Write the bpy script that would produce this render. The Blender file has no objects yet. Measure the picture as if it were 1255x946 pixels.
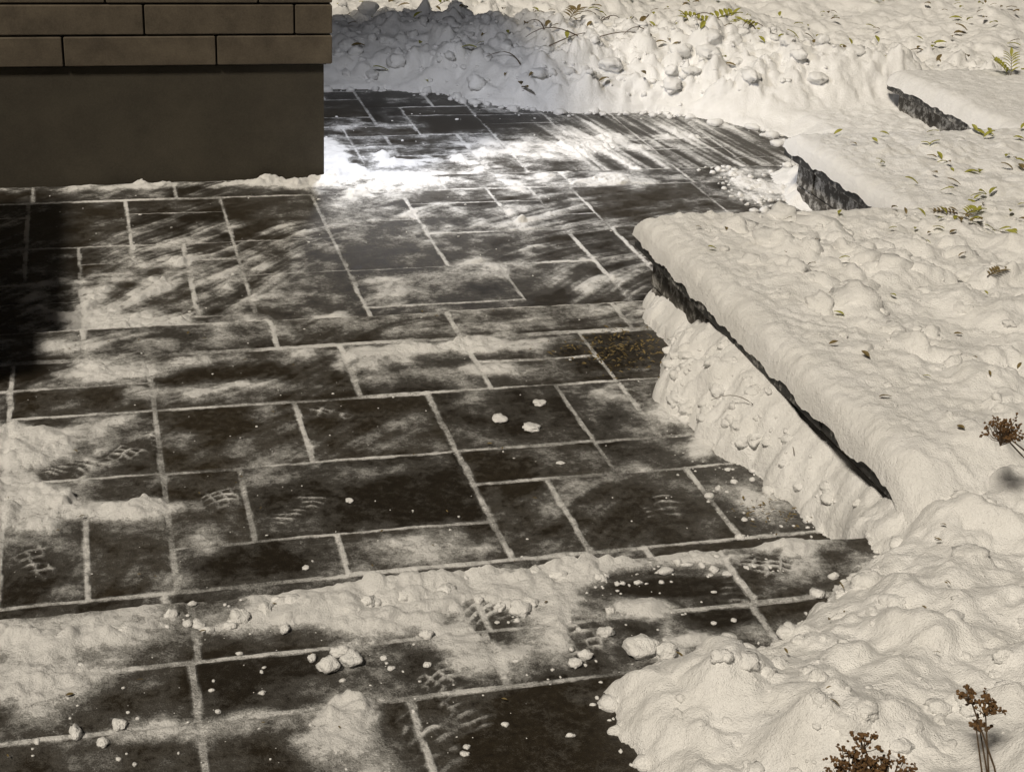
import bpy, math, random
import numpy as np
from mathutils import Vector, Matrix
from mathutils import noise as mn
random.seed(7)
scene=bpy.context.scene
# ------------------------------------------------------------------ noise
def _h(ix,iy,s):
    n=(ix.astype(np.int64)*374761393+iy.astype(np.int64)*668265263+s*974711)&0x7fffffff
    n=((n^(n>>13))*1274126177)&0x7fffffff
    n=((n^(n>>15))*2246822519)&0x7fffffff
    return ((n^(n>>16))&0xffffff)/float(0xffffff)
def perlin(x,y,s=0):
    ix=np.floor(x);iy=np.floor(y);fx=x-ix;fy=y-iy
    ux=fx*fx*fx*(fx*(fx*6-15)+10);uy=fy*fy*fy*(fy*(fy*6-15)+10)
    def g(a,b):
        t=_h(ix+a,iy+b,s)*2*np.pi
        return np.cos(t)*(fx-a)+np.sin(t)*(fy-b)
    n0=g(0,0)*(1-ux)+g(1,0)*ux; n1=g(0,1)*(1-ux)+g(1,1)*ux
    return (n0*(1-uy)+n1*uy)*1.5
def fbm(x,y,o=4,s=0):
    r=0;a=1.;t=0
    for i in range(o):
        r=r+a*perlin(x*2**i+i*13.7,y*2**i-i*7.3,s+i*17);t+=a;a*=.5
    return r/t
def balls(x,y,cell,s,rmin=.25,rmax=.62,prob=1.):
    """height of randomly packed rounded lumps, cell = spacing"""
    x=x+cell*.22*perlin(x/cell*1.9,y/cell*1.9,s+50);y=y+cell*.22*perlin(x/cell*1.9+7,y/cell*1.9,s+51)
    gx=x/cell;gy=y/cell;ix=np.floor(gx);iy=np.floor(gy);h=np.zeros_like(gx)
    for a in (-1,0,1):
        for b in (-1,0,1):
            cx=ix+a+_h(ix+a,iy+b,s);cy=iy+b+_h(ix+a,iy+b,s+5)
            r=rmin+(rmax-rmin)*_h(ix+a,iy+b,s+9)**1.5
            on=_h(ix+a,iy+b,s+21)<prob
            q=r*r-(gx-cx)**2-(gy-cy)**2
            h=np.maximum(h,np.where(on,np.sqrt(np.maximum(q,0)),0))
    return h*cell
def mounds(x,y,cell,s):
    """soft overlapping mounds without creases, roughly 0..1"""
    x=x+cell*.3*perlin(x/cell,y/cell,s+50);y=y+cell*.3*perlin(x/cell+7,y/cell,s+51)
    gx=x/cell;gy=y/cell;ix=np.floor(gx);iy=np.floor(gy);h=np.zeros_like(gx)
    for a in (-1,0,1):
        for b in (-1,0,1):
            cx=ix+a+_h(ix+a,iy+b,s);cy=iy+b+_h(ix+a,iy+b,s+5);k=_h(ix+a,iy+b,s+9)
            r2=(.3+.35*k)**2
            h=h+(.3+.7*k)*np.clip(1-((gx-cx)**2+(gy-cy)**2)/r2,0,1)**2
    return h
def sm(a,b,x):
    t=np.clip((x-a)/(b-a),0,1);return t*t*(3-2*t)
def sdf(x,y,poly):
    """signed distance, >0 inside polygon"""
    d=np.full(x.shape,1e9);ins=np.zeros(x.shape,bool);n=len(poly)
    for i in range(n):
        ax,ay=poly[i];bx,by=poly[(i+1)%n]
        ex,ey=bx-ax,by-ay;t=np.clip(((x-ax)*ex+(y-ay)*ey)/(ex*ex+ey*ey),0,1)
        d=np.minimum(d,(x-ax-t*ex)**2+(y-ay-t*ey)**2)
        c=((ay>y)!=(by>y))&(x<(bx-ax)*(y-ay)/((by-ay) if by!=ay else 1e-9)+ax)
        ins^=c
    d=np.sqrt(d);return np.where(ins,d,-d)
# ------------------------------------------------------------------ materials
def newmat(n):
    m=bpy.data.materials.new(n);m.use_nodes=True
    nt=m.node_tree;b=nt.nodes['Principled BSDF'];return m,nt,b
def N(nt,t,**k):
    n=nt.nodes.new(t)
    for a,v in k.items():
        if a in('inputs',):
            for kk,vv in v.items(): n.inputs[kk].default_value=vv
        else: setattr(n,a,v)
    return n
def noise(nt,co,scale,detail=4,rough=.6):
    n=N(nt,'ShaderNodeTexNoise',inputs={'Scale':scale,'Detail':detail,'Roughness':rough});nt.links.new(co,n.inputs['Vector']);return n.outputs['Fac']
def mth(nt,op,a,b=None,c=None):
    n=N(nt,'ShaderNodeMath',operation=op)
    for i,v in enumerate((a,b,c)):
        if v is None: continue
        if hasattr(v,'node'): nt.links.new(v,n.inputs[i])
        else: n.inputs[i].default_value=v
    return n.outputs[0]
def mapr(nt,v,a,b,c=0.,d=1.):
    n=N(nt,'ShaderNodeMapRange',inputs={'From Min':a,'From Max':b,'To Min':c,'To Max':d});nt.links.new(v,n.inputs[0]);return n.outputs[0]
def mixc(nt,f,a,b):
    n=N(nt,'ShaderNodeMix',data_type='RGBA')
    for s,v in ((n.inputs[0],f),(n.inputs[6],a),(n.inputs[7],b)):
        if hasattr(v,'node'): nt.links.new(v,s)
        else: s.default_value=v
    return n.outputs[2]
def bump(nt,h,st,dist,nrm=None):
    b=N(nt,'ShaderNodeBump',inputs={'Strength':st,'Distance':dist});nt.links.new(h,b.inputs['Height'])
    if nrm is not None: nt.links.new(nrm,b.inputs['Normal'])
    return b.outputs[0]
def snow_mat(name,gr=1.):
    m,nt,b=newmat(name);co=N(nt,'ShaderNodeTexCoord').outputs['Object']
    n1=noise(nt,co,45,4,.7);n2=noise(nt,co,240,2,.75);n3=noise(nt,co,9,3)
    nt.links.new(mixc(nt,mapr(nt,n3,.3,.7),(.87,.865,.845,1),(.95,.948,.94,1)),b.inputs['Base Color'])
    b.inputs['Roughness'].default_value=.5
    b.inputs['Specular IOR Level'].default_value=.35
    nr=bump(nt,n1,.45*gr,.018);nr=bump(nt,n2,.65*gr,.007,nr);nt.links.new(nr,b.inputs['Normal'])
    return m
M_snow=snow_mat('snow')
def pave_mat():
    m,nt,b=newmat('paving');co=N(nt,'ShaderNodeTexCoord').outputs['Object']
    D=N(nt,'ShaderNodeAttribute',attribute_name='cover').outputs['Fac']
    T=N(nt,'ShaderNodeAttribute',attribute_name='tone').outputs['Fac']
    nf=noise(nt,co,260,2,.8);nm=noise(nt,co,48,6,.78);nl=noise(nt,co,13,4,.65)
    stone=mixc(nt,mapr(nt,nm,.3,.7),(.016,.012,.008,1),(.056,.045,.029,1))
    stone=mixc(nt,T,(.012,.010,.008,1),stone)
    v=mth(nt,'ADD',D,mth(nt,'MULTIPLY',mth(nt,'SUBTRACT',nf,.5),.65))
    v=mth(nt,'ADD',v,mth(nt,'MULTIPLY',mth(nt,'SUBTRACT',nm,.5),1.3))
    v=mth(nt,'ADD',v,mth(nt,'MULTIPLY',mth(nt,'SUBTRACT',nl,.5),.8))
    solid=mapr(nt,v,.4,1.0)
    film=mth(nt,'MULTIPLY',mapr(nt,v,.05,.6),.14)
    f=mth(nt,'MAXIMUM',solid,film)
    sc=mixc(nt,mapr(nt,v,.5,1.1),(.68,.67,.64,1),(.93,.925,.91,1))
    nt.links.new(mixc(nt,f,stone,sc),b.inputs['Base Color'])
    nt.links.new(mapr(nt,f,0,.5,.38,.75),b.inputs['Roughness'])
    b.inputs['Specular IOR Level'].default_value=.35
    nr=bump(nt,nm,.35,.005);nr=bump(nt,mth(nt,'MULTIPLY',f,nm),.7,.014,nr);nr=bump(nt,nf,.4,.004,nr)
    nt.links.new(nr,b.inputs['Normal']);return m
M_pave=pave_mat()
def rough_mat(name,c1,c2,scale=25,rough=.85,bs=.4,bd=.006,scale2=120,dust=0,dsc=45):
    m,nt,b=newmat(name);co=N(nt,'ShaderNodeTexCoord').outputs['Object']
    a=noise(nt,co,scale,6,.65);c=noise(nt,co,scale2,4,.7)
    k=mth(nt,'ADD',mth(nt,'MULTIPLY',a,.65),mth(nt,'MULTIPLY',c,.35))
    col=mixc(nt,mapr(nt,k,.35,.65),c1,c2)
    if dust:
        n2=noise(nt,co,dsc,5,.75);col=mixc(nt,mth(nt,'MULTIPLY',mapr(nt,n2,.6-dust*.16,.72-dust*.1),.7),col,(.7,.69,.66,1))
    nt.links.new(col,b.inputs['Base Color'])
    b.inputs['Roughness'].default_value=rough
    nt.links.new(bump(nt,k,bs,bd),b.inputs['Normal']);return m
M_brick=rough_mat('sandstone_brick',(.065,.052,.037,1),(.14,.115,.082,1),8)
M_mortar=rough_mat('mortar',(.012,.010,.009,1),(.022,.019,.015,1))
M_found=rough_mat('concrete_render',(.042,.036,.026,1),(.075,.065,.047,1),4,.9,.4,.006)
M_cap=rough_mat('dark_stone_cap',(.018,.018,.018,1),(.05,.049,.047,1),30,.6,.35,.004,120,.5,16)
M_wall=rough_mat('retaining_stone',(.04,.036,.03,1),(.09,.08,.068,1),20,.8,.4,.006,120,.75,20)
M_leafY=rough_mat('yellow_leaf',(.26,.24,.03,1),(.36,.36,.06,1),80,.6)
M_leafB=rough_mat('brown_leaf',(.12,.085,.03,1),(.24,.18,.07,1),80,.7)
M_twig=rough_mat('twig_bark',(.05,.03,.015,1),(.11,.07,.035,1),80,.8)
M_seed=rough_mat('dried_flower',(.07,.035,.012,1),(.2,.11,.04,1),120,.8)
M_metal=rough_mat('lamp_metal',(.03,.03,.03,1),(.05,.05,.05,1),40,.4)
# ------------------------------------------------------------------ mesh helpers
def link(o): scene.collection.objects.link(o);return o
def grid(name,xs,ys,Z,mat,attrs={},keep=None):
    nx,ny=len(xs),len(ys);X,Y=np.meshgrid(xs,ys)
    co=np.stack([X,Y,Z],-1).reshape(-1,3).astype(np.float32)
    i=np.arange(ny-1)[:,None]*nx+np.arange(nx-1)[None,:]
    q=np.stack([i,i+1,i+nx+1,i+nx],-1)
    if keep is not None:
        k=keep[:-1,:-1]&keep[1:,:-1]&keep[:-1,1:]&keep[1:,1:];q=q[k]
    q=q.reshape(-1,4)
    me=bpy.data.meshes.new(name);me.vertices.add(len(co));me.vertices.foreach_set('co',co.ravel())
    me.loops.add(q.size);me.loops.foreach_set('vertex_index',q.ravel().astype(np.int32))
    me.polygons.add(len(q));me.polygons.foreach_set('loop_start',np.arange(len(q),dtype=np.int32)*4)
    me.polygons.foreach_set('loop_total',np.full(len(q),4,dtype=np.int32))
    me.update(calc_edges=True);me.validate()
    me.polygons.foreach_set('use_smooth',np.ones(len(me.polygons),bool))
    for k,v in attrs.items():
        a=me.attributes.new(k,'FLOAT','POINT');a.data.foreach_set('value',v.ravel().astype(np.float32))
    me.materials.append(mat);return link(bpy.data.objects.new(name,me))
class MB:
    def __init__(s): s.v=[];s.f=[];s.m=[]
    def box(s,x0,x1,y0,y1,z0,z1,b=0,mi=0):
        o=len(s.v)
        if b<=0:
            s.v+=[(x,y,z) for z in(z0,z1) for x,y in((x0,y0),(x1,y0),(x1,y1),(x0,y1))]
            s.f+=[tuple(o+i for i in q) for q in((3,2,1,0),(4,5,6,7),(0,1,5,4),(1,2,6,5),(2,3,7,6),(3,0,4,7))];s.m+=[mi]*6;return
        rings=[]
        for ins,z in((b,z0),(0,z0+b),(0,z1-b),(b,z1)):
            xa,xb,ya,yb=x0+ins,x1-ins,y0+ins,y1-ins;e=b*.6
            rings.append([(xa+e,ya,z),(xb-e,ya,z),(xb,ya+e,z),(xb,yb-e,z),(xb-e,yb,z),(xa+e,yb,z),(xa,yb-e,z),(xa,ya+e,z)])
        for r in rings: s.v+=r
        for k in range(3):
            for i in range(8):
                j=(i+1)%8;s.f.append((o+k*8+i,o+k*8+j,o+k*8+8+j,o+k*8+8+i));s.m.append(mi)
        s.f.append(tuple(o+7-i for i in range(8)));s.f.append(tuple(o+24+i for i in range(8)));s.m+=[mi,mi]
    def tube(s,pts,rad,n=6,mi=0):
        o=len(s.v)
        for k,p in enumerate(pts):
            p=Vector(p);a=Vector(pts[max(k-1,0)]);b=Vector(pts[min(k+1,len(pts)-1)])
            d=(b-a).normalized();u=d.orthogonal().normalized();w=d.cross(u)
            r=rad[k] if hasattr(rad,'__len__') else rad
            for i in range(n):
                t=2*math.pi*i/n;s.v.append(tuple(p+u*math.cos(t)*r+w*math.sin(t)*r))
        for k in range(len(pts)-1):
            for i in range(n):
                j=(i+1)%n;s.f.append((o+k*n+i,o+k*n+j,o+(k+1)*n+j,o+(k+1)*n+i));s.m.append(mi)
    def clod(s,c,r,seed,flat=.75,mi=0,sub=2,rg=1.):
        V,F=ICO[sub];o=len(s.v);rr=random.Random(seed)
        off=Vector((rr.uniform(0,50),rr.uniform(0,50),rr.uniform(0,50)))
        sc=Vector((rr.uniform(.7,1.35),rr.uniform(.7,1.35),flat*rr.uniform(.8,1.15)))
        for v in V:
            k=1+rg*(.45*mn.noise(v*1.2+off)+.28*mn.noise(v*2.9+off)+(.12*mn.noise(v*6+off) if sub>2 else 0))
            s.v.append((c[0]+v.x*r*k*sc.x,c[1]+v.y*r*k*sc.y,c[2]+v.z*r*k*sc.z))
        s.f+=[tuple(o+i for i in f) for f in F];s.m+=[mi]*len(F)
    def leaf(s,p,d,up,l,w,mi=0):
        d=Vector(d).normalized();up=Vector(up).normalized();sd=d.cross(up).normalized();p=Vector(p);o=len(s.v)
        prof=[(0,0.05),(.25,.8),(.5,1),(.75,.7),(1,.02)]
        for t,k in prof:
            c=p+d*l*t+up*(math.sin(t*3)*l*.12)
            for q in(-1,0,1): s.v.append(tuple(c+sd*q*w*.5*k-up*(0 if q else w*.15)))
        for i in range(4):
            for j in range(2):
                a=o+i*3+j;s.f.append((a,a+1,a+4,a+3));s.m.append(mi)
    def obj(s,name,mats,smooth=False,parent=None):
        me=bpy.data.meshes.new(name);me.from_pydata(s.v,[],s.f)
        for m in mats: me.materials.append(m)
        me.polygons.foreach_set('material_index',np.array(s.m,dtype=np.int32))
        me.polygons.foreach_set('use_smooth',np.full(len(s.f),smooth));me.update()
        o=link(bpy.data.objects.new(name,me))
        if parent: o.parent=parent
        return o
import bmesh
ICO={}
for k in (1,2,3,4):
    bm=bmesh.new();bmesh.ops.create_icosphere(bm,subdivisions=k,radius=1)
    ICO[k]=([v.co.copy() for v in bm.verts],[tuple(v.index for v in f.verts) for f in bm.faces]);bm.free()
def empty(n):
    e=bpy.data.objects.new(n,None);return link(e)
# ------------------------------------------------------------------ paving
G=.205;X0=-.28
def fill(x0i,x1i,y0,rows,fixed,seed):
    rnd=random.Random(seed);occ={};out=[]
    def put(a,b,w,h):
        for i in range(a,a+w):
            for j in range(b,b+h): occ[i,j]=1
        out.append((X0+a*G,y0+b*G,X0+(a+w)*G,y0+(b+h)*G))
    for q in fixed: put(*q)
    for j in range(rows):
        for i in range(x0i,x1i):
            if (i,j) in occ: continue
            opts=[(3,2),(2,2),(2,3),(2,2),(3,2),(1,2),(2,1),(1,1)];rnd.shuffle(opts)
            opts.sort(key=lambda o:0 if rnd.random()<.8 and o!=(1,1) else 1)
            for w,h in opts+[(1,1)]:
                if i+w<=x1i and j+h<=rows and all((a,b) not in occ for a in range(i,i+w) for b in range(j,j+h)): put(i,j,w,h);break
    return out
def streak(X,Y,cx,cy,fr,fa,s):
    r=np.hypot(X-cx,Y-cy);a=np.arctan2(Y-cy,X-cx)
    r=r+.1*perlin(X*1.5,Y*1.5,s+3)
    return perlin(r*fr,a*fa,s)+.6*perlin(r*fr*2.3,a*fa*2,s+1)+.5*perlin(r*fr*5.5,a*fa*3,s+2)
def blob(X,Y,x,y,rx,ry,amp,ang=0,s=0):
    c,n=math.cos(math.radians(ang)),math.sin(math.radians(ang))
    u=((X-x)*c+(Y-y)*n)/rx;v=(-(X-x)*n+(Y-y)*c)/ry
    w=1.1*fbm(X*6,Y*6,5,s+77)
    return amp*(1-sm(.1,1.45,np.sqrt(u*u+v*v)+w))
def boot(X,Y,x,y,ang,L=.18,W=.1,s=0):
    c,n=math.cos(math.radians(ang)),math.sin(math.radians(ang))
    X=X+.009*perlin(X*20,Y*20,s);Y=Y+.009*perlin(X*20,Y*20+9,s)
    u=(X-x)*c+(Y-y)*n;v=-(X-x)*n+(Y-y)*c
    q=np.sqrt((u/(L/2))**2*.9+(v/(W/2))**2)+.6*fbm(X*12,Y*12,3,s+40)
    inside=1-sm(.7,1.2,q)
    st=.026+.014*((s*37)%10)/10
    a=np.abs(((u+5.5*v*v+ .5*v)/st)%1-.5)*2;b=np.abs(((v-.35*u)/.032)%1-.5)*2
    lines=np.maximum(sm(.4,.85,a),sm(.55,.92,b)*(.4+.6*(s%2)))
    brk=sm(-.3,.25,fbm(X*11,Y*11,3,s+5))
    return inside,lines*brk
BOOTS=[(.77,2.755,100),(.95,2.645,75),(1.37,2.79,60),(.62,2.53,95),(.55,2.36,100),(.06,4.02,35),(-.12,3.9,30),(.62,4.2,120),(1.42,3.42,70),(.27,3.72,85),(.46,3.58,50),(-.2,3.42,85),(.66,2.45,80),(1.46,2.86,40)]
def tread(xs,ys,level,tiles,cop,D):
    X,Y=np.meshgrid(xs,ys);e=np.full(X.shape,-.02);tone=np.zeros(X.shape);tilt=np.zeros(X.shape)
    jx=X+.0035*perlin(X*9,Y*9,4)+.002*perlin(X*40,Y*40,5);jy=Y+.0035*perlin(X*9+40,Y*9,8)+.002*perlin(X*40,Y*40+3,5)
    rnd=random.Random(3)
    for x0,y0,x1,y1 in tiles+cop:
        i0,i1=np.searchsorted(xs,[x0-.02,x1+.02]);j0,j1=np.searchsorted(ys,[y0-.02,y1+.02])
        if i1<=i0 or j1<=j0: continue
        t=rnd.uniform(.3,1);sl=rnd.uniform(-.006,.006);sl2=rnd.uniform(-.006,.006);o=rnd.uniform(-.002,.002)
        a=jx[j0:j1,i0:i1];b=jy[j0:j1,i0:i1]
        d=np.minimum(np.minimum(a-x0,x1-a),np.minimum(b-y0,y1-b));w=e[j0:j1,i0:i1];up=d>w
        w[up]=d[up];tone[j0:j1,i0:i1][up]=t
        tilt[j0:j1,i0:i1][up]=(o+(a-(x0+x1)/2)*sl+(b-(y0+y1)/2)*sl2)[up]
    jn=fbm(X*6,Y*6,3,31);jw=.007+.004*jn
    joint=1-sm(jw-.001,jw+.006,e)
    cov=D(X,Y)
    cov=cov+(tone-.65)*-.25
    for k,(bx,by,ba) in enumerate(BOOTS):
        if ys[0]<by<ys[-1]:
            ins,ln=boot(X,Y,bx,by,ba,s=k)
            cov=cov+ins*(np.clip(.25+.9*ln,0,1.1)-cov)*.8
    jc=.98+.7*fbm(X*2.3,Y*2.3,4,55)
    cov=np.maximum(cov,joint*np.clip(jc,.2,1.1))
    cov=np.clip(cov,-.1,1.5)
    lump=.5+.5*fbm(X*22,Y*22,4,61)
    Z=level+tilt-joint*.004+sm(.5,1.3,cov)*(.002+.008*lump)+sm(1.05,1.5,cov)*(.008+.028*fbm(X*11,Y*11,4,12)+balls(X,Y,.05,12,.2,.6,.6)*.5)
    return Z,cov,tone
def covN(X,Y,s,b=.22,a=.5,st=.3,cx=3,cy=-1):
    pn=sm(-.35,.35,fbm(X*1.2,Y*1.2,2,s+70))
    return b+a*fbm(X*2.1,Y*2.1,4,s)+.7*fbm(X*7,Y*7,5,s+3)+st*pn*streak(X,Y,cx,cy,9,4,s+9)
A=np.arange
def D0(X,Y):
    c=covN(X,Y,1,.33,.5,.2)
    wv=.05*fbm(X*5,Y*5,4,2)
    c+=(.65+.45*sm(.15,.35,X))*sm(2.76,2.87,Y+wv)*(1-sm(.9,1.15,X))+.9*sm(2.87,2.91,Y+wv*.5)*sm(.9,1.1,X)*(1-sm(1.6,1.75,X))
    for b in [(.45,2.86,.24,.1,.5,0),(.78,2.70,.32,.18,.8,0),(.41,2.40,.09,.18,.9,0),(1.12,2.72,.06,.14,1.2,50),(1.5,2.84,.35,.06,.7,0),(.2,2.5,.34,.04,.8,0),(1.25,2.6,.25,.04,.6,10),(-.15,2.76,.27,.13,.9,0),(-.15,2.6,.12,.1,.4,0),(.95,2.88,.2,.05,.6,0),
              (.15,2.66,.24,.09,-.55,0),(.76,2.34,.2,.13,-1.1,0),(1.22,2.82,.24,.04,-1.6,-5),(1.2,2.68,.16,.05,-.9,0),(.5,2.62,.12,.06,-.4,0)]:
        c+=blob(X,Y,*b[:5],b[5])
    return c
def D1(X,Y):
    c=covN(X,Y,21,.38,.55,.36,2.6,1.5)
    c+=.3*sm(4.69,4.76,Y+.02*fbm(X*9,Y*9,3,2))
    for b in [(-.05,3.65,.34,.06,1.0,0),(-.3,3.95,.2,.34,1.1,0),(.74,3.34,.24,.12,.6,0),(.3,3.78,.26,.1,.5,0),(.05,4.58,.22,.14,.9,0),(.95,4.58,.34,.1,.7,0),(.5,4.6,.22,.07,.55,0),(0.0,4.12,.28,.14,.5,10),(.3,4.36,.3,.08,.5,0),
              (1.35,4.6,.35,.07,.55,0),(1.1,4.4,.4,.06,.45,5),(.8,3.65,.24,.17,-.7,0),(1.15,4.05,.17,.18,-.5,0),(1.33,3.45,.16,.13,-.4,0),(.28,4.15,.15,.12,-.5,0),(.32,3.33,.17,.09,-.6,0),(1.65,4.45,.18,.12,-.6,0),(1.62,4.1,.12,.4,.5,0),(1.72,3.4,.1,.3,.6,0),(1.0,3.78,.1,.05,-.3,0),(.1,3.3,.25,.05,.3,0)]:
        c+=blob(X,Y,*b[:5],b[5])
    return c
def D2(X,Y):
    c=covN(X,Y,41,.48,.6,.55,3.5,3)
    for b in [(.1,5.3,.34,.5,.75,20),(.3,5.8,.4,.2,.55,20),(1.3,5.6,.5,.14,.5,35),(1.3,6.9,.6,.3,.55,0),(1.7,6.3,.4,.3,.4,30),(.6,5.15,.4,.12,.5,20),(2.6,6.9,.7,.12,.4,0),(1.0,6.2,.15,.4,.3,60),(.2,6.98,.9,.05,.6,0),
              (.35,6.6,.4,.3,-.5,0),(1.75,5.2,.25,.2,-.5,0),(1.0,5.25,.15,.15,-.4,0),(2.4,5.9,.3,.3,-.2,0),(3.1,6.4,.15,.7,.7,0),(.95,6.98,.25,.1,.9,0)]:
        c+=blob(X,Y,*b[:5],b[5])
    return c
def D3(X,Y):
    br=sm(2.3,2.7,X)*(1-sm(3.7,3.9,X))
    c=covN(X,Y,61,.58,.75,.3)*(1-br)+br*(.62+.55*perlin((X+.12*Y)*13,Y*.8,5)+.5*perlin((X+.12*Y)*34,Y*1.5,6)+.35*fbm(X*2,Y*2,3,9))
    for b in [(1.5,7.5,.5,.35,.7,0),(2.3,7.9,.8,.2,.7,10),(2.0,8.7,.7,.4,-.6,-10),(1.6,9.05,.3,.2,-.4,0),(3.0,7.3,.6,.2,.1,0),(1.2,7.9,.12,.6,.6,0),(2.9,8.2,.5,.25,.25,0),(1.7,7.12,.8,.1,.5,0)]:
        c+=blob(X,Y,*b[:5],b[5])
    return c
def coping(y0,y1,xa,xb,st):
    r=[];x=xa
    while x<xb: r.append((x,y0,min(x+st,xb),y1));x+=st
    return r
fx0=[(2,6,3,1),(-1,6,3,1),(5,6,3,1),(8,6,3,1),(2,4,2,2),(0,4,2,2),(-2,4,2,2),(4,4,3,2)]
fx1=[(2,0,2,1),(4,0,2,1),(3,1,3,2),(2,1,1,2),(6,0,1,2),(7,0,2,2),(9,0,2,2),(6,2,2,1),(6,3,2,2),(4,3,2,2),(2,3,2,2),(0,3,2,2),(0,2,2,1),(1,0,1,2),(0,5,2,1),(2,5,3,2),(5,5,2,2),(8,3,1,2),(8,2,2,1),(9,3,2,2)]
fx2=[(2,5,1,1),(3,5,1,1),(2,6,2,2),(4,6,2,3),(4,4,2,2),(6,4,2,3),(6,7,2,2),(4,1,2,3),(6,2,3,2),(9,1,2,3),(8,4,3,2),(11,2,1,5),(6,0,4,2),(12,6,3,3)]
spec=[(A(-.6,2.3,.005),A(1.5,2.951,.005),0,fill(-2,13,2.72-7*G,7,fx0,5),coping(2.72,2.96,-.47-.615,2.4,.615),D0),
   (A(-.6,2.1,.005),A(2.93,4.921,.005),-.14,fill(-2,12,3.23,7,fx1,6)+[(x/10-.6,3.0,x/10,3.23) for x in range(1,30,6)],coping(4.68,4.925,-.675,2.2,.61),D1),
   (A(-.9,3.4,.0065),A(4.9,7.021,.0065),-.28,fill(-4,18,4.935,9,fx2,8),coping(6.78,7.025,-.88,3.5,.615),D2),
   (A(.9,5.2,.01),A(7.0,9.8,.01),-.42,fill(4,28,7.04,14,[],9),[],D3)]
pav=[]
for xs,ys,lv,ti,cp,D in spec:
    Z,c,t=tread(xs,ys,lv,ti,cp,D);pav.append(grid('stone_pavement',xs,ys,Z,M_pave,{'cover':c,'tone':t}))
mb=MB()
mb.box(-.6,2.3,1.5,2.948,-.5,-.012);mb.box(-.6,2.1,2.95,4.917,-.5,-.152);mb.box(-.9,3.4,4.92,7.016,-.5,-.292)
ris=mb.obj('risers',[M_wall]);
bpy.ops.object.select_all(action='DESELECT')
for o in pav: o.select_set(True)
bpy.context.view_layer.objects.active=pav[0];bpy.ops.object.join();pav[0].name='stone_pavement';ris.parent=pav[0]
# ------------------------------------------------------------------ snow banks
PA=[(.86,1.0),(.9,1.9),(.91,2.2),(.92,2.44),(1.05,2.5),(1.27,2.53),(1.42,2.6),(1.56,2.72),(1.74,2.85),(1.77,3.05),(1.79,3.25),(1.74,3.5),(1.68,3.8),(1.64,4.05),(1.68,4.2),(1.77,4.36),(1.83,4.5),(1.85,4.93),(4.5,4.93),(4.5,1.0)]
def zA(X,Y):
    wx=X+.05*fbm(X*5,Y*5,3,90)+.012*fbm(X*20,Y*20,2,95);wy=Y+.045*fbm(X*5+9,Y*5,3,92)
    d=sdf(wx,wy,PA);lev=np.where(Y<2.95,0,-.14)
    near=1-sm(2.85,3.35,Y)
    dd=np.clip(d,0,9)
    hn=.11*(1-np.exp(-dd/.08))+.13*sm(.1,.9,dd)
    hw=np.clip(dd/.2,0,1)**.6*(.215-.04*sm(4.2,4.6,Y))
    base=-.14+hw
    z=hn*near+base*(1-near)
    z=np.where(d<0,lev-.03+d*.6,z)
    k=sm(0,.1,d)
    lim=1-.6*sm(1.78,1.84,X)*(1-near)
    z+=k*lim*((.045+.03*near)*mounds(X,Y,.26,3)+.026*mounds(X+.3,Y,.11,4)+balls(X,Y,.075,6,.2,.6,.6)*(.38-.12*near)+balls(X,Y,.035,66,.2,.6,.4)*.3+.045*fbm(X*3,Y*3,3,8)+.012*fbm(X*18,Y*18,3,7))
    z+=(1-k)*sm(-.02,.04,d)*balls(X,Y,.04,14,.2,.6,.7)*.7
    ins=sm(1.85,1.875,X)*sm(2.95,3.2,Y)
    return z*(1-ins)+ins*np.minimum(z,.02)
def top_snow(X,Y,x0,y1,zc,th,s,rough=1.,dr=.03):
    ex=X-x0;ey=y1-Y;e=np.minimum(ex,ey)
    wob=.02*fbm(X*7,Y*7,3,s)*sm(0,.03,e)
    t=np.clip((e+wob)/.09,0,1);r=np.sqrt(1-(1-t)**2)
    z=zc+th*r*(1+.25*fbm(X*2.2,Y*2.2,3,s+2))
    inner=sm(.13,.4,np.minimum(ex,ey*.8+.1))
    z+=rough*inner*(.045*mounds(X,Y,.24,s+5)+balls(X,Y,.17,s+15,.15,.5,.45)*.55+balls(X,Y,.05,s+16,.2,.55,.25)*.3+.045*fbm(X*3.5,Y*3.5,4,s+8))
    z+=r*(.011*fbm(X*22,Y*22,3,s+9)+balls(X,Y,.03,s+11,.2,.5,.4)*.35)
    z-=(1-sm(0,.012,e))*dr*np.clip(.35+1.3*fbm(X*9,Y*9,4,s+30),0,1.15)
    return z
def zB(X,Y):
    z=top_snow(X,Y,1.825,4.93,.113,.085,200)
    return z-.12*(1-sm(2.7,3.05,Y))
def zB2(X,Y): return top_snow(X,Y,3.115,6.5,-.027,.07,300,.5,.02)
def zB3(X,Y): return top_snow(X,Y,4.6,8.3,-.167,.08,400,.15,.02)
xa=A(.75,3.2,.0065);ya=A(1.2,4.96,.0065);Xa,Ya=np.meshgrid(xa,ya)
grid('snow_bank',xa,ya,zA(Xa,Ya),M_snow,keep=sdf(Xa,Ya,PA)>-.14)
def tops(name,fn,x0,x1,y0,y1,st):
    xs=np.concatenate([A(x0,x1,st),A(x1,x1+4,.03)]);ys=A(y1,y0,-st)[::-1];X,Y=np.meshgrid(xs,ys);return grid(name,xs,ys,fn(X,Y),M_snow)
tops('snow_layer',zB,1.825,4.0,2.6,4.93,.0075)
tops('snow_layer',zB2,3.115,5.6,4.8,6.5,.011)
tops('snow_layer',zB3,4.6,7,6.4,8.3,.015)
PC=[(-1.2,9.6),(1.06,9.45),(1.6,9.35),(2.05,9.2),(2.35,8.85),(2.7,8.7),(3.2,8.65),(3.62,8.45),(3.85,8.05),(3.8,7.5),(3.55,7.05),(3.15,6.85),(3.08,6.5),(3.06,6.2),(3.06,4.85),(30,4.85),(30,40),(-1.2,40)]
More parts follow.
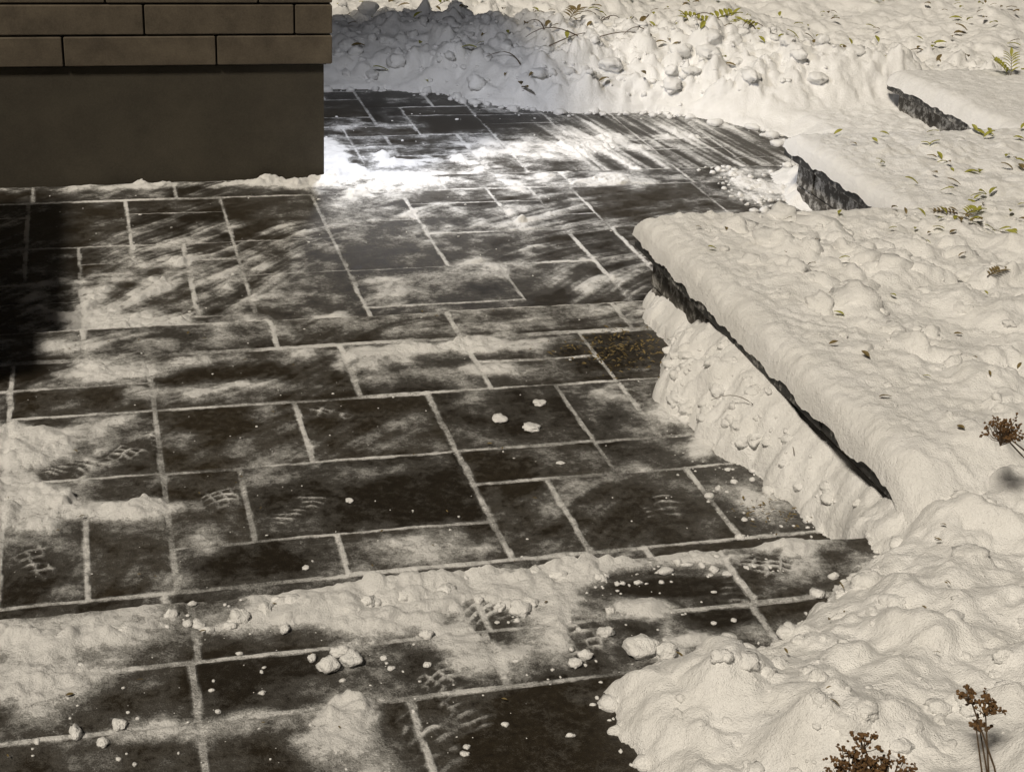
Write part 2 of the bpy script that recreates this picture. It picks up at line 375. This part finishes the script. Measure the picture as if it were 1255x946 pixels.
def zC(X,Y):
    wx=X+.09*fbm(X*2,Y*2,3,190)+.03*fbm(X*9,Y*9,3,193);wy=Y+.09*fbm(X*2+9,Y*2,3,192)+.03*fbm(X*9+5,Y*9,3,194)
    d=sdf(wx,wy,PC);dd=np.clip(d,0,99)
    lft=1-sm(1.8,2.9,X)
    ridge=np.exp(-((dd-.75)/.55)**2)*(.25-.1*lft)
    lev=np.where(Y<7.02,-.28,-.42)
    fl=sm(3.7,4.0,X)*(1-sm(8.2,8.6,Y))
    z=-.42+.1*sm(0,.25,dd)+(ridge*sm(7.6,8.6,Y)+.1*sm(1,4,dd))*(1-fl)
    z=z+(1-sm(6.95,7.2,Y))*.12*(1-fl)
    cl=sm(0,.12,dd)*(1-.75*sm(1.7,2.8,dd))*(.5+.5*sm(8,8.6,Y))*(1-.4*lft)*(1-.7*fl)
    pm=.55+.45*sm(-.3,.3,fbm(X*1.3,Y*1.3,2,99))
    z+=cl*pm*(balls(X,Y,.3,102,.2,.6,.7)*.55+balls(X,Y,.15,103,.2,.62,.8)*.95+balls(X,Y,.075,104,.2,.6,.8)*1.+.06*fbm(X*7,Y*7,4,110))
    z+=.06*sm(.1,.5,dd)*fbm(X*2.5,Y*2.5,4,105)*(1-fl)+.2*sm(1.5,3,dd)*fbm(X*.9,Y*.9,4,106)
    z+=sm(.1,.4,dd)*.02*fbm(X*14,Y*14,3,107)
    return np.where(d<0,lev-.03+d*.6,z)
xc=np.concatenate([A(-1,.9,.06),A(.9,6.4,.014),A(6.4,9,.04),A(9,14,.15)]);yc=np.concatenate([A(4.85,6.4,.02),A(6.4,10.4,.014),A(10.4,14,.03),A(14,22,.15)])
Xc,Yc=np.meshgrid(xc,yc);Zc=zC(Xc,Yc)
fade=np.maximum(sm(11,14,Xc),sm(17,22,Yc));Zc=Zc*(1-fade)+(-.3)*fade
grid('snow_bank',xc,yc,Zc,M_snow,keep=(sdf(Xc,Yc,PC)>-.2))
mb=MB();S=300;mb.v=[(-S,-S,-.5),(S,-S,-.5),(S,S,-.5),(-S,S,-.5)];mb.f=[(0,1,2,3)];mb.m=[0];mb.obj('snow_ground',[M_snow])
# ------------------------------------------------------------------ retaining walls
def rwall(x0,x1,y0,y1,ztop,zb,seed):
    e=empty('retaining_wall');rnd=random.Random(seed)
    w=MB();ov=.055;ct=.045
    hz=(ztop-ct-.003-zb);nc=max(1,round(hz/.13));ch=hz/nc
    for c in range(nc):
        y=y1-ov-(.0 if c%2 else .17)
        if y<y1-ov-.01: w.box(x0+ov,x0+ov+.2,y,y1-ov,zb+c*ch,zb+(c+1)*ch-.004,.006)
        while y>y0:
            l=rnd.uniform(.28,.45);w.box(x0+ov+rnd.uniform(0,.006),x0+ov+.2,max(y0,y-l),y-.005,zb+c*ch,zb+(c+1)*ch-.004,.006);y-=l
        x=x0+ov+.205
        while x<x1:
            l=rnd.uniform(.28,.45);w.box(x,x+l-.005,y1-ov-.2,y1-ov-rnd.uniform(0,.006),zb+c*ch,zb+(c+1)*ch-.004,.006);x+=l
    w.obj('wall_stones',[M_wall],parent=e)
    cp=MB()
    cp.box(x0,x0+.32,y1-.32,y1,ztop-ct,ztop,.008);y=y1-.323
    while y>y0:
        l=.6;cp.box(x0+rnd.uniform(0,.006),x0+.32,max(y0,y-l),y-.003,ztop-ct,ztop+rnd.uniform(-.002,.002),.008);y-=l
    x=x0+.323
    while x<x1: cp.box(x,x+.597,y1-.32,y1-rnd.uniform(0,.005),ztop-ct,ztop,.008);x+=.6
    cp.obj('cap_stones',[M_cap],parent=e)
    f=MB();f.box(x0+.26,x1,y0,y1-.26,zb,ztop-.03);f.obj('planter_fill',[M_wall],parent=e)
rwall(1.835,7,2.95,4.92,.11,-.3,1)
rwall(3.125,9,4.95,6.49,-.03,-.44,2)
rwall(4.61,11,6.52,8.29,-.17,-.5,3)
# ------------------------------------------------------------------ house
hs=empty('brick_house')
w=MB();w.box(-3.5,1.05,7.06,8.7,-.5,.248);w.obj('foundation',[M_found],parent=hs)
w=MB();w.box(-3.5,1.06,7.055,8.7,.25,2.7);w.obj('mortar_core',[M_mortar],parent=hs)
w=MB();rnd=random.Random(5);ch=.138
for c in range(17):
    z=.252+c*ch;off={0:.52,1:.17,2:.33}.get(c,rnd.uniform(.2,.8))
    edges=[1.085];x=1.085-off
    while x>-3.6: edges.append(x);x-=.66
    for a,b in zip(edges[1:],edges[:-1]): w.box(a+.004,b-.004 if b<1.08 else b,7.03+rnd.uniform(0,.004),7.10,z+.004,z+ch-.004,.005)
    y=7.105+rnd.uniform(.2,.5);p=7.105
    while p<8.7: w.box(1.0,1.085-rnd.uniform(0,.003),p+.004,min(y-.004,8.72),z+.005,z+ch-.005,.005);p=y;y+=.66
w.obj('brick_courses',[M_brick],parent=hs)
w=MB();w.v=[(-3.7,6.9,2.7),(1.2,6.9,2.7),(1.2,8.9,2.7),(-3.7,8.9,2.7),(-1.2,7.9,3.3)];w.f=[(0,1,4),(1,2,4),(2,3,4),(3,0,4),(3,2,1,0)];w.m=[0]*5;w.obj('roof',[M_metal],parent=hs)
w=MB();w.box(-1.0,-.45,4.4,6.5,-.5,.22,.01);w.box(-1.03,-.42,4.37,6.53,.222,.27,.01,1);w.obj('shadow_wall',[M_brick,M_cap])  # unseen low wall, added to cast the shadow along the left side
lt=empty('wall_lantern');w=MB();lx,ly,lz=1.22,7.5,1.0
w.box(1.088,1.1,ly-.05,ly+.05,lz-.02,lz+.16,.003);w.tube([(1.1,ly,lz+.1),(1.16,ly,lz+.14),(lx,ly,lz+.1)],.009,8)
w.tube([(lx,ly,lz+.1),(lx,ly,lz+.095),(lx,ly,lz+.045)],[.01,.035,.05],14)
w.obj('shade',[M_metal],True,lt)
# ------------------------------------------------------------------ loose clods
w=MB();rnd=random.Random(11)
def lev(x,y): return 0 if y<2.95 else -.14 if y<4.92 else -.28 if y<7.02 else -.42
for x,y,r in [(.4,2.64,.022),(.43,2.69,.016),(.37,2.68,.012),(.24,2.86,.018),(.22,2.83,.013),(.3,2.88,.016),(-.1,2.52,.014),(-.02,2.53,.012),(-.05,2.48,.01),(.93,2.585,.016),(.9,2.56,.012),(1.05,2.58,.03),(1.1,2.56,.024),(1.0,2.66,.014),(.62,2.72,.012),(.8,2.8,.012),(.45,2.66,.018),(.33,2.8,.012),(.52,2.87,.016),(.6,2.88,.014),(.48,2.83,.018),(.36,2.9,.018),(.7,2.88,.018),(.1,2.9,.013),(.0,2.85,.014),(.97,2.9,.014)]:
    w.clod((x,y,lev(x,y)+r*.5),r,rnd.random(),.75,sub=3)
for x,y,r in [(.84,2.78,.03),(.87,2.8,.022)]: w.clod((x,y,r*.3),r,1,.5,sub=3)
for x,y,r in [(1.12,4.03,.022),(1.2,3.95,.024),(1.27,4.12,.016),(.44,3.28,.009),(1.22,3.72,.009),(.6,3.6,.011)]:
    w.clod((x,y,-.14+r*.3),r,rnd.random(),.4,sub=3)
def scat(n,x0,x1,y0,y1,rmin,rmax,p=3.5):
    for _ in range(n):
        x=rnd.uniform(x0,x1);y=rnd.uniform(y0,y1);r=rmin+(rmax-rmin)*rnd.random()**p
        w.clod((x,y,lev(x,y)+r*.3),r,rnd.random(),.6,sub=2 if r>.006 else 1)
scat(260,-.3,1.2,2.3,2.93,.0015,.008);scat(160,.1,1.5,2.82,2.94,.004,.016);scat(40,.5,1.3,2.5,2.9,.003,.012)
scat(200,-.3,1.7,3.2,4.9,.0015,.005);scat(110,1.55,1.78,3.2,4.25,.002,.012,3);scat(160,-.2,2.2,4.95,6.9,.002,.007);scat(70,1.1,3.3,7.1,8.8,.004,.012);scat(110,2.9,3.15,5.9,7.2,.006,.025,2)
def along(P,i0,i1,n,rmax,out,sub=2):
    for _ in range(n):
        t=rnd.random()*(i1-i0);i=int(t)+i0;f_=t-int(t);a=P[i];b=P[i+1];x=a[0]+(b[0]-a[0])*f_;y=a[1]+(b[1]-a[1])*f_
        nx,ny=(b[1]-a[1]),-(b[0]-a[0]);l=math.hypot(nx,ny);o=out*abs(rnd.gauss(0,1))-.03
        s_=-1 if P is PA else 1
        r=.004+rmax*rnd.random()**3;x+=s_*nx/l*o;y+=s_*ny/l*o
        w.clod((x,y,lev(x,y)+r*.3),r,rnd.random(),.7,sub=sub)
along(PA,2,12,180,.018,.025);along(PC,1,11,220,.035,.06)
def zs(fn,x,y): return float(fn(np.array([[x]]),np.array([[y]]))[0,0])
def onsurf(fn,P,n,x0,x1,y0,y1,r0,r1,p,sink,dmin=.03,dmax=99,gauss=False):
    if gauss: xr=[rnd.gauss(x0,x1) for _ in range(n)];yr=[rnd.gauss(y0,y1) for _ in range(n)]
    else: xr=[rnd.uniform(x0,x1) for _ in range(n)];yr=[rnd.uniform(y0,y1) for _ in range(n)]
    zz=fn(np.array([xr]),np.array([yr]))[0];sdv=sdf(np.array([xr]),np.array([yr]),P)[0]
    for x,y,z,d_ in zip(xr,yr,zz,sdv):
        if dmin<d_<dmax:
            r=r0+r1*rnd.random()**p;w.clod((x,y,z-r*sink),r,rnd.random(),.75,sub=3 if r>.012 and y<5 or r>.035 else 2)
onsurf(zC,PC,800,1.5,4.4,8.45,10.9,.01,.05,3,-.1,.05,1.8)
onsurf(zC,PC,250,4.4,6.5,8.6,10.9,.01,.05,3,-.1,.05,1.8)
onsurf(zA,PA,220,1.0,2.4,1.8,3.0,.003,.02,3,0)
onsurf(zA,PA,40,1.0,2.4,1.9,3.1,.02,.02,2,.45)
onsurf(zA,PA,260,1.62,1.83,3.1,4.5,.003,.024,2.6,.2,.01)
TB=[(1.9,2.9),(4,2.9),(4,4.9),(1.9,4.9)]
onsurf(zB,TB,26,2.3,.13,4.3,.22,.03,.045,1,.35,.05,9,True)
onsurf(zB,TB,50,2.0,3.3,3.0,4.8,.015,.035,2,.4,.1)
onsurf(zB,TB,200,1.95,3.3,2.9,4.85,.003,.014,3,0)
w.obj('snow_clods',[M_snow],True)
# ------------------------------------------------------------------ leaves & twigs & plants
w=MB();rnd=random.Random(21)
def lf(x,y,z,l,mi,tilt=.5):
    a=rnd.uniform(0,6.28);w.leaf((x,y,z+.004),(math.cos(a),math.sin(a),rnd.uniform(-.1,tilt)),(rnd.uniform(-.4,.4),rnd.uniform(-.4,.4),1),l,l*.38,mi)
for _ in range(60):
    x=rnd.uniform(1.95,3.4);y=rnd.uniform(3,4.85);lf(x,y,zs(zB,x,y)+.006,rnd.uniform(.018,.04),rnd.choice((0,1,1)))
for _ in range(26):
    x=rnd.gauss(2.95,.15);y=rnd.gauss(4.65,.1);lf(x,y,zs(zB,x,y)+.008,rnd.uniform(.03,.05),rnd.choice((0,1)))
for _ in range(100):
    x=rnd.uniform(3.3,4.9);y=rnd.uniform(5.0,6.4);lf(x,y,zs(zB2,x,y)+.01,rnd.uniform(.04,.07),rnd.choice((0,0,1)))
for _ in range(260):
    x=rnd.uniform(1.6,7);y=rnd.uniform(8.7,11.8);lf(x,y,zs(zC,x,y)+.025,rnd.uniform(.05,.095),rnd.choice((0,1)))
for _ in range(300):
    x=rnd.gauss(1.64,.11);y=rnd.gauss(4.45,.09);lf(x,y,-.132+rnd.uniform(0,.012),rnd.uniform(.006,.022),1,.4)
for _ in range(60):
    x=rnd.gauss(1.70,.05);y=rnd.gauss(3.33,.05);lf(x,y,-.132,rnd.uniform(.006,.018),1,.3)
for _ in range(60):
    x=rnd.uniform(-.3,1.5);y=rnd.uniform(2.3,4.9);lf(x,y,lev(x,y)+.006,rnd.uniform(.006,.018),1,.2)
for _ in range(25):
    x=rnd.uniform(1.1,2.2);y=rnd.uniform(2.0,3.0);lf(x,y,zs(zA,x,y)+.01,rnd.uniform(.01,.02),1)
def frond(x,y,z,ang,L,lift,mi=0):
    d=Vector((math.cos(ang),math.sin(ang),lift)).normalized();p=Vector((x,y,z));pts=[p+d*L*t+Vector((0,0,-.3*L*t*t)) for t in np.linspace(0,1,7)]
    w.tube(pts,[.0018]*7,5,2);sd=d.cross(Vector((0,0,1))).normalized()
    for k in range(1,7):
        for q in(-1,1): w.leaf(pts[k],(d*.5+sd*q+Vector((0,0,.15))),(0,0,1),L*.34,L*.12,mi)
    w.leaf(pts[-1],d,(0,0,1),L*.34,L*.12,mi)
frond(5.28,8.05,zs(zB3,5.28,8.05),1.2,.17,1.8);frond(5.28,8.07,zs(zB3,5.28,8.05),2.3,.14,1.2)
frond(4.3,6.1,zs(zB2,4.3,6.1),1.4,.12,2.5);frond(3.0,4.7,zs(zB,3.,4.7)+.01,.6,.1,.3);frond(3.0,4.75,zs(zB,3.,4.75)+.01,2.6,.08,.3,1)
frond(2.3,10.3,zs(zC,2.3,10.3)+.05,.5,.2,.5);frond(3.9,9.5,zs(zC,3.9,9.5)+.07,.3,.26,.6);frond(3.95,9.5,zs(zC,3.9,9.5)+.07,2.5,.2,.6);frond(4.6,10.2,zs(zC,4.6,10.2)+.05,2.,.2,.3);frond(2.95,9.4,zs(zC,2.95,9.4)+.07,1.,.2,.5,1);frond(2.7,4.05,zs(zB,2.7,4.05)+.01,.4,.08,.4,1)
w.obj('fallen_leaves',[M_leafY,M_leafB,M_twig],False)
w=MB()
def twig(x,y,fn,ang,L,bend=.3,r=.004,lift=.05):
    pts=[]
    for t in np.linspace(0,1,8):
        xx=x+math.cos(ang+bend*t)*L*t;yy=y+math.sin(ang+bend*t)*L*t
        pts.append((xx,yy,zs(fn,x,y)+.01+lift*math.sin(t*3)))
    w.tube(pts,[r*(1-.6*k/7) for k in range(8)],6)
twig(2.75,9.15,zC,.3,.5);twig(2.9,9.05,zC,2.8,.35,.5);twig(3.05,9.2,zC,-.4,.4);twig(5.2,5.7,zB2,.2,.5);twig(4.2,6.0,zB2,.1,.3)
twig(1.78,3.7,zA,2.2,.12,.6,.0014,.015);twig(1.8,3.45,zA,1.2,.1,.4,.0013,.015)
for _ in range(22): twig(rnd.uniform(2.5,4.5),rnd.uniform(8.9,10.4),zC,rnd.uniform(0,6.3),rnd.uniform(.12,.3),.5,.004)
w.obj('twigs',[M_twig],True)
def dried(name,base,heads,seed,stem=.0022):
    w=MB();rnd=random.Random(seed);b=Vector(base)
    for hx,hy,hz,R,n in heads:
        h=Vector((hx,hy,hz));mid=(b+h)/2+Vector((rnd.uniform(-.02,.02),rnd.uniform(-.02,.02),.02))
        w.tube([b,(b+mid)/2,mid,(mid+h)/2,h],[stem*1.3,stem*1.2,stem,stem*.9,stem*.7],6)
        for k in range(n):
            a=rnd.uniform(0,6.28);e=rnd.uniform(-.15,1.2);rr=R*rnd.uniform(.35,1)
            q=h+Vector((math.cos(a)*math.cos(e)*rr,math.sin(a)*math.cos(e)*rr,math.sin(e)*rr*.9))
            o=h-Vector((0,0,R*rnd.uniform(.2,.6)));m=(o+q)/2+Vector((0,0,-.1*R))
            w.tube([o,m,q],[stem*.45,stem*.35,stem*.3],4)
            for _ in range(rnd.randint(3,6)):
                g=q+Vector((rnd.gauss(0,1),rnd.gauss(0,1),rnd.gauss(0,1)))*R*.1
                w.clod(g,rnd.uniform(.0016,.0038),rnd.random(),1,1,1)
                if rnd.random()<.35: w.leaf(g,(rnd.gauss(0,1),rnd.gauss(0,1),rnd.gauss(0,1)),(0,0,1),R*.16,R*.09,1)
    w.obj(name,[M_twig,M_seed],False)
dried('dried_flower_plant',(1.38,1.70,.12),[(1.385,1.86,.32,.032,22),(1.35,1.86,.35,.02,10),(1.395,1.88,.27,.02,10),(1.36,1.84,.30,.015,7)],1,.0017)
dried('dried_flower_plant',(1.12,1.62,.1),[(1.10,1.77,.29,.055,70),(1.16,1.76,.28,.05,50),(1.13,1.80,.33,.025,12)],2)
dried('dried_flower_plant',(2.2,2.75,.1),[(1.945,2.75,.36,.05,36),(1.99,2.8,.33,.04,24)],3)
dried('dried_flower_plant',(1.56,1.78,.15),[(1.48,1.88,.38,.012,5),(1.57,1.9,.33,.03,10)],4,.0016)
# ------------------------------------------------------------------ light
W=bpy.data.worlds.new('World');scene.world=W;W.use_nodes=True;nt=W.node_tree
bg=nt.nodes['Background'];sky=nt.nodes.new('ShaderNodeTexSky');sky.sky_type='NISHITA';sky.sun_disc=False
sd=Vector((.46,.42,-.78)).normalized()
sky.sun_elevation=math.asin(-sd.z);sky.sun_rotation=math.atan2(-sd.x,-sd.y)
tint=nt.nodes.new('ShaderNodeMix');tint.data_type='RGBA';tint.blend_type='MULTIPLY';tint.inputs[0].default_value=1;tint.inputs[7].default_value=(1,.70,.46,1)
nt.links.new(sky.outputs[0],tint.inputs[6]);nt.links.new(tint.outputs[2],bg.inputs[0]);bg.inputs[1].default_value=.01
L=bpy.data.lights.new('sun','SUN');L.energy=2.65;L.angle=math.radians(9);L.color=(1,.90,.75)
o=link(bpy.data.objects.new('sun',L));o.rotation_euler=sd.to_track_quat('-Z','Y').to_euler()
L=bpy.data.lights.new('lantern_light','SPOT');L.energy=125;L.color=(.93,.94,1);L.spot_size=math.radians(155);L.spot_blend=1;L.shadow_soft_size=.03
o=link(bpy.data.objects.new('lantern_light',L));o.location=(lx+.01,ly,lz+.02);o.rotation_euler=Vector((.5,.02,-1.0)).to_track_quat('-Z','Y').to_euler();o.parent=lt
# ------------------------------------------------------------------ camera
rho=math.radians(2.9);th=math.radians(23.95);yw=math.radians(16)
F=Vector((math.sin(yw)*math.cos(th),math.cos(yw)*math.cos(th),-math.sin(th)))
R0=Vector((math.cos(yw),-math.sin(yw),0));U0=R0.cross(F)
R=R0*math.cos(rho)+U0*math.sin(rho);U=U0*math.cos(rho)-R0*math.sin(rho)
cam=bpy.data.cameras.new('camera');cam.lens=36*1900/1255;cam.sensor_width=36;cam.clip_end=2000;cam.clip_start=.05
co=link(bpy.data.objects.new('camera',cam))
m=Matrix.Identity(4)
for i,v in enumerate((R,U,-F)):
    for j in range(3): m[j][i]=v[j]
m[2][3]=1.83;co.matrix_world=m
scene.camera=co
scene.view_settings.view_transform='Standard';scene.view_settings.look='None';scene.view_settings.exposure=0
